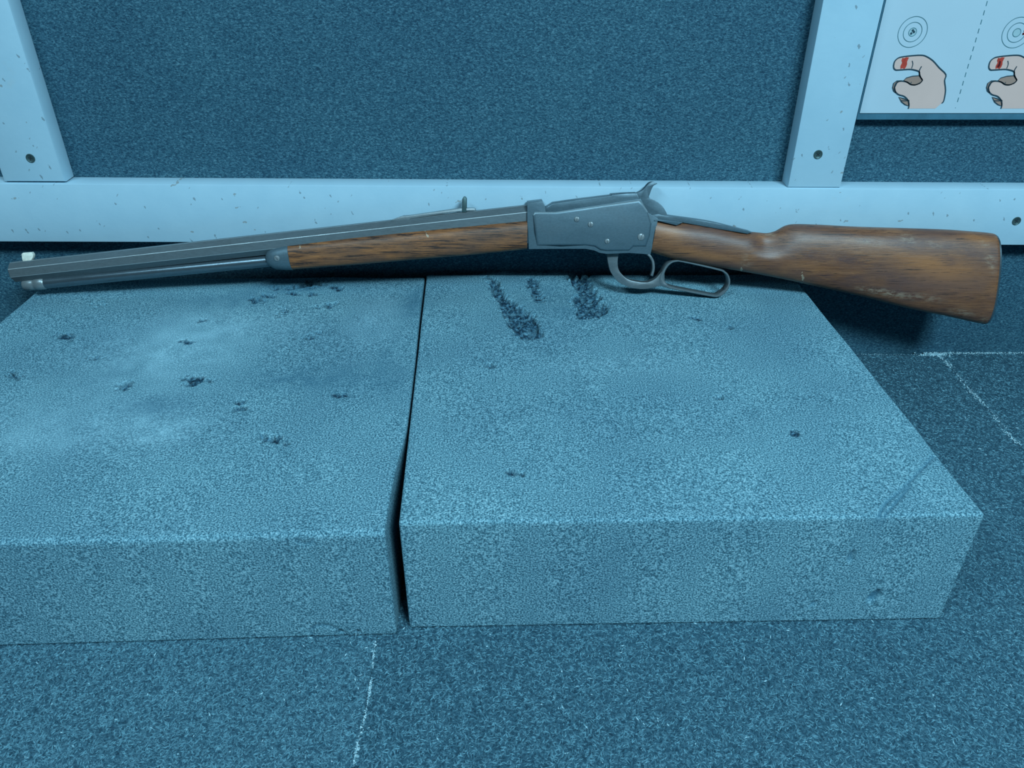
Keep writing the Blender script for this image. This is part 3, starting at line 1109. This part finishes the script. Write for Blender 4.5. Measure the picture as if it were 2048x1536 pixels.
HAM = smooth_line([(125.6, 106.6), (131.6, 109.6), (134.0, 112.0), (136.4, 115.0), (138.3, 116.7), (140.5, 117.6), (143.3, 117.4), (146.0, 116.3), (144.5, 115.2), (142.5, 114.0), (141.4, 112.3), (140.2, 109.6), (139.3, 106.6), (138.4, 102.6), (142.0, 100.6), (145.5, 98.9), (149.2, 96.6), (152.6, 93.6), (155.6, 89.6), (157.9, 85.0), (158.1, 80.6)], 3) + [(136.6, 80.6), (128.5, 99.6)]
prism_obj('hammer', HAM, -4.6, 4.6, M['steel'], rifle, 0.6, 40)
for (x, z), r, a in zip([(65.1, 84.6 - 1.2), (79.2, 78.3), (96.5, 61.5), (130.5, 65.8)], (2.7, 2.8, 2.6, 3.6), (0.9, 0.7, 0.6, 1.05)):
    slotted_screw(x, z - 1.4, r, -15.55, a - 1.57 + 0.9, rifle)

# upper tang running over the wrist
TT = resample([(144.0, 87.6), (157.9, 84.6), (201.0, 78.6), (231.7, 71.6), (245.0, 68.4)], 4)
TANG = [(141, 86.0)] + TT[2:] + [(240.0, 66.6), (204.0, 72.6), (173.3, 77.8), (147, 81.2), (141, 81)]
prism_obj('upper_tang', TANG, -9.5, 9.5, M['steel'], rifle, 1.6, 40)
prism_obj('tang_side', [(143, 81.0), (147.4, 81.6), (173.2, 78.9), (166.2, 75.6), (147.4, 80.0), (143, 79.8)], -14.2, 14.2, M['steel'], rifle, 0.5, 40)

# finger lever: trigger guard and loop in one forging
GO = smooth_line([(97.8, 50.0), (98.5, 41.6), (99.8, 35.6), (102.8, 26.4), (110.5, 16.9), (117.0, 13.2), (123.9, 10.5), (135.6, 8.9), (145.6, 10.0), (154.4, 12.0), (159.5, 11.2)], 3)
GI = smooth_line([(110.8, 50.0), (109.5, 40.5), (109.8, 33.2), (111.6, 28.0), (115.5, 23.2), (120.4, 19.5), (126.2, 17.4), (137.9, 15.8), (144.2, 16.9), (150.3, 20.6), (155.3, 26.9), (158.3, 31.0)], 3)
LO = [(162.4, 10.2), (180.6, 6.2), (198.8, 2.7), (212.2, 0.4), (216.5, 0.6), (219.8, 1.8), (223.5, 5.0), (225.9, 8.3), (227.6, 13.2), (227.8, 17.4), (226.6, 21.7), (224.5, 25.3), (221.1, 28.0), (217.3, 29.9), (196.5, 35.0), (175.8, 39.3), (170.1, 39.8), (166.0, 39.0), (162.2, 37.2), (159.4, 34.6), (157.0, 30.6), (155.2, 26.6), (153.4, 21.7), (154.0, 14.0)]
LI = [(163.6, 13.0), (180.5, 9.1), (198.6, 5.7), (212.0, 3.2), (215.7, 3.7), (218.2, 5.2), (221.7, 8.1), (223.6, 11.0), (225.2, 14.2), (225.3, 17.4), (224.4, 21.1), (222.7, 24.0), (219.7, 26.4), (216.4, 27.9), (196.7, 32.6), (176.0, 37.0), (170.7, 37.4), (166.1, 36.4), (163.8, 34.6), (162.1, 32.8), (160.4, 30.1), (158.9, 26.4), (158.2, 22.2), (158.9, 18.5)]
bm = bmesh.new()
add_prism(bm, mm(GO + GI[::-1]), -0.0052, 0.0052, 0.0012, 2)


def add_loop(bm, outer, inner, y0, y1, b):
    rows = []
    n = len(outer)
    for f, y in ((0, y0 + b), (1, y0), (2, y0), (3, y0 + b), (3, y1 - b), (2, y1), (1, y1), (0, y1 - b)):
        t = (0.0, 0.25, 0.75, 1.0)[f]
        rows.append([bm.verts.new(((o[0] + (i[0] - o[0]) * t) * 0.001, y * 0.001, (o[1] + (i[1] - o[1]) * t) * 0.001)) for o, i in zip(outer, inner)])
    for a in range(8):
        r0, r1 = rows[a], rows[(a + 1) % 8]
        for i in range(n):
            j = (i + 1) % n
            bm.faces.new((r0[i], r0[j], r1[j], r1[i]))


add_loop(bm, smooth_line(LO, 2, True), smooth_line(LI, 2, True), -6.0, 6.0, 1.0)
bm_obj('lever', bm, M['lever'], rifle, 40)

TRc = smooth_line([(133.5, 48.0), (138.4, 46.2), (142.2, 43.7), (144.7, 40.5), (146.5, 36.9), (147.3, 31.7), (147.0, 26.9), (145.7, 22.4)], 3)
tq = ink_line(TRc, 2.6)
TR = [q[0] for q in tq] + [tq[-1][3]] + [tq[-1][2]] + [q[1] for q in tq[::-1]]
prism_obj('trigger', TR, -3.2, 3.2, M['lever'], rifle, 0.5, 40)

# butt stock
ST = resample([(141.5, 83.6), (158.1, 80.6), (173.2, 78.6), (201.1, 75.5), (231.5, 69.2), (243.0, 68.0), (254.0, 66.9), (262.9, 66.3), (270.9, 68.2), (276.3, 71.2), (281.7, 74.0), (291.3, 75.4), (317.1, 74.7), (356.5, 72.7), (438.8, 70.2), (472.7, 68.1), (489.5, 66.8), (497.0, 65.6)], 4)
SB = resample([(136.0, 48.8), (143.5, 47.0), (165.8, 40.5), (196.5, 34.5), (230.5, 28.5), (272.0, 21.2), (314.6, 12.2), (366.2, 1.0), (418.5, -12.1), (456.5, -19.7), (488.6, -26.7), (503.0, -29.4)], 4)


def stock_skew(x):
    if x < 200:
        return -5.2 * (200 - x) / 58
    return 6.6 * max(0.0, (x - 300) / 196)


xs = list(np.linspace(146.5, 250, 44)) + list(np.linspace(252, 300, 36)) + list(np.linspace(303, 492, 80)) + [494.0, 495.4]
SHW = resample([(140, 14.6), (160, 15.6), (200, 15.8), (250, 15.6), (285, 16.6), (330, 18.2), (400, 19.4), (470, 20.2), (493, 20.4), (494.5, 19.9), (496, 18.9)], 3)
stock = loft('butt_stock', xs, ST, SB, SHW, [(140, 2.6), (200, 2.3), (260, 2.25), (300, 2.4), (500, 2.55)], M['stock'], stock_skew, 60, 50,
     lambda x, s: 0.40 * math.exp(-((x - 259) / (12 if x < 259 else 25)) ** 2) * max(0.0, min(1.0, (s + 0.10) / 0.7)))
bx = [495.0, 495.6, 496.6, 497.3, 497.6]
loft('butt_plate', bx, [(494, 66.2), (496.6, 65.4), (497.6, 63.5)], [(500, -29.4), (503.5, -29.0), (505, -27.0)], [(494, 19.6), (496.6, 19.8), (497.6, 18.6)], [(490, 2.6), (500, 2.6)], M['tube'], lambda x: 6.4, 44)


# wear on the stock: grime (red), pale scuffs (green), warm rubbed wood (blue), each at its own place
WEAR = [(0, 300, 48, 22, 8, .9), (0, 345, 40, 22, 7, 1.0), (0, 318, 24, 20, 6, 1.0), (0, 352, 22, 12, 5, .9), (0, 400, 58, 22, 7, .9), (0, 440, 56, 20, 5, .9),
        (0, 390, 24, 14, 5, .7), (0, 445, 40, 9, 6, .7), (0, 250, 58, 16, 6, .8), (0, 205, 62, 30, 7, .6), (0, 262, 46, 22, 6, .5), (0, 180, 42, 20, 4, .5), (0, 335, 66, 30, 4, .8),
        (0, 490, 50, 8, 8, .6), (0, 470, 46, 14, 4, .6), (0, 400, 8, 40, 4, .5),
        (1, 392, 6, 26, 3.5, .9), (1, 372, 9, 14, 2.5, .7), (1, 430, 2, 16, 3, .5), (1, 402, 62, 8, 4, .8), (1, 428, 57, 6, 1.8, 1.0), (1, 486, 42, 5, 4, .9), (1, 489, 32, 3, 3, .8), (1, 470, -14, 12, 3, .8),
        (1, 496, -24, 4, 4, .9), (1, 480, 58, 4, 2, .8), (1, 360, 60, 16, 3, .4), (1, 262, 66, 8, 1.6, .8), (1, 240, 40, 5, 8, .4),
        (2, 160, 68, 16, 6, 1.0), (2, 200, 45, 34, 5, .8), (2, 255, 62, 6, 4, .9), (2, 440, 30, 40, 14, .7), (2, 420, 40, 40, 8, .6), (2, 475, 62, 16, 3, .8), (2, 300, 36, 30, 8, .4)]
co = np.empty(len(stock.data.vertices) * 3, np.float32)
stock.data.vertices.foreach_get('co', co)
co = co.reshape(-1, 3) * 1000
w4 = np.zeros((len(co), 4), np.float32)
w4[:, 3] = 1
for ch, cx, cz, rx, rz, amt in WEAR:
    dx, dz = co[:, 0] - cx, co[:, 2] - cz
    dz = dz + dx * 0.16
    w4[:, ch] += amt * np.exp(-(dx / rx) ** 2 - (dz / rz) ** 2) * (co[:, 1] < 3)
a = stock.data.color_attributes.new('wear', 'FLOAT_COLOR', 'POINT')
a.data.foreach_set('color', np.clip(w4, 0, 1).ravel())

# sights
prism_obj('front_sight', [(-508.2, 45.0), (-506.5, 46.3), (-497.5, 46.8), (-496.2, 44.6), (-496.8, 41.6), (-498.4, 39.6), (-500.2, 36.0), (-507.0, 35.4), (-508.4, 39.0)], -2.4, 2.4, M['bead'], rifle, 0.6, 40)
prism_obj('front_sight_base', [(-509, 37.2), (-495.6, 38.7), (-495.8, 36.0), (-509, 34.5)], -5.0, 5.0, M['steel'], rifle, 0.3, 40)
prism_obj('rear_sight', [(-123.8, 79.6), (-111.3, 83.9), (-105.2, 84.2), (-50.6, 91.9), (-38.0, 91.4), (-36.8, 90.0), (-37.6, 88.4), (-49.5, 89.2), (-104.0, 81.4), (-105.5, 77.6), (-113.8, 77.4), (-115.0, 79.2)], -5.2, 5.2, M['steel2'], rifle, 0.4, 40)
prism_obj('rear_sight_blade', [(-51.0, 88.0), (-50.4, 100.6), (-49.4, 102.6), (-48.2, 103.0), (-46.9, 102.4), (-46.0, 100.6), (-46.2, 88.0)], -5.6, 5.6, M['screw'], rifle, 0.5, 40)
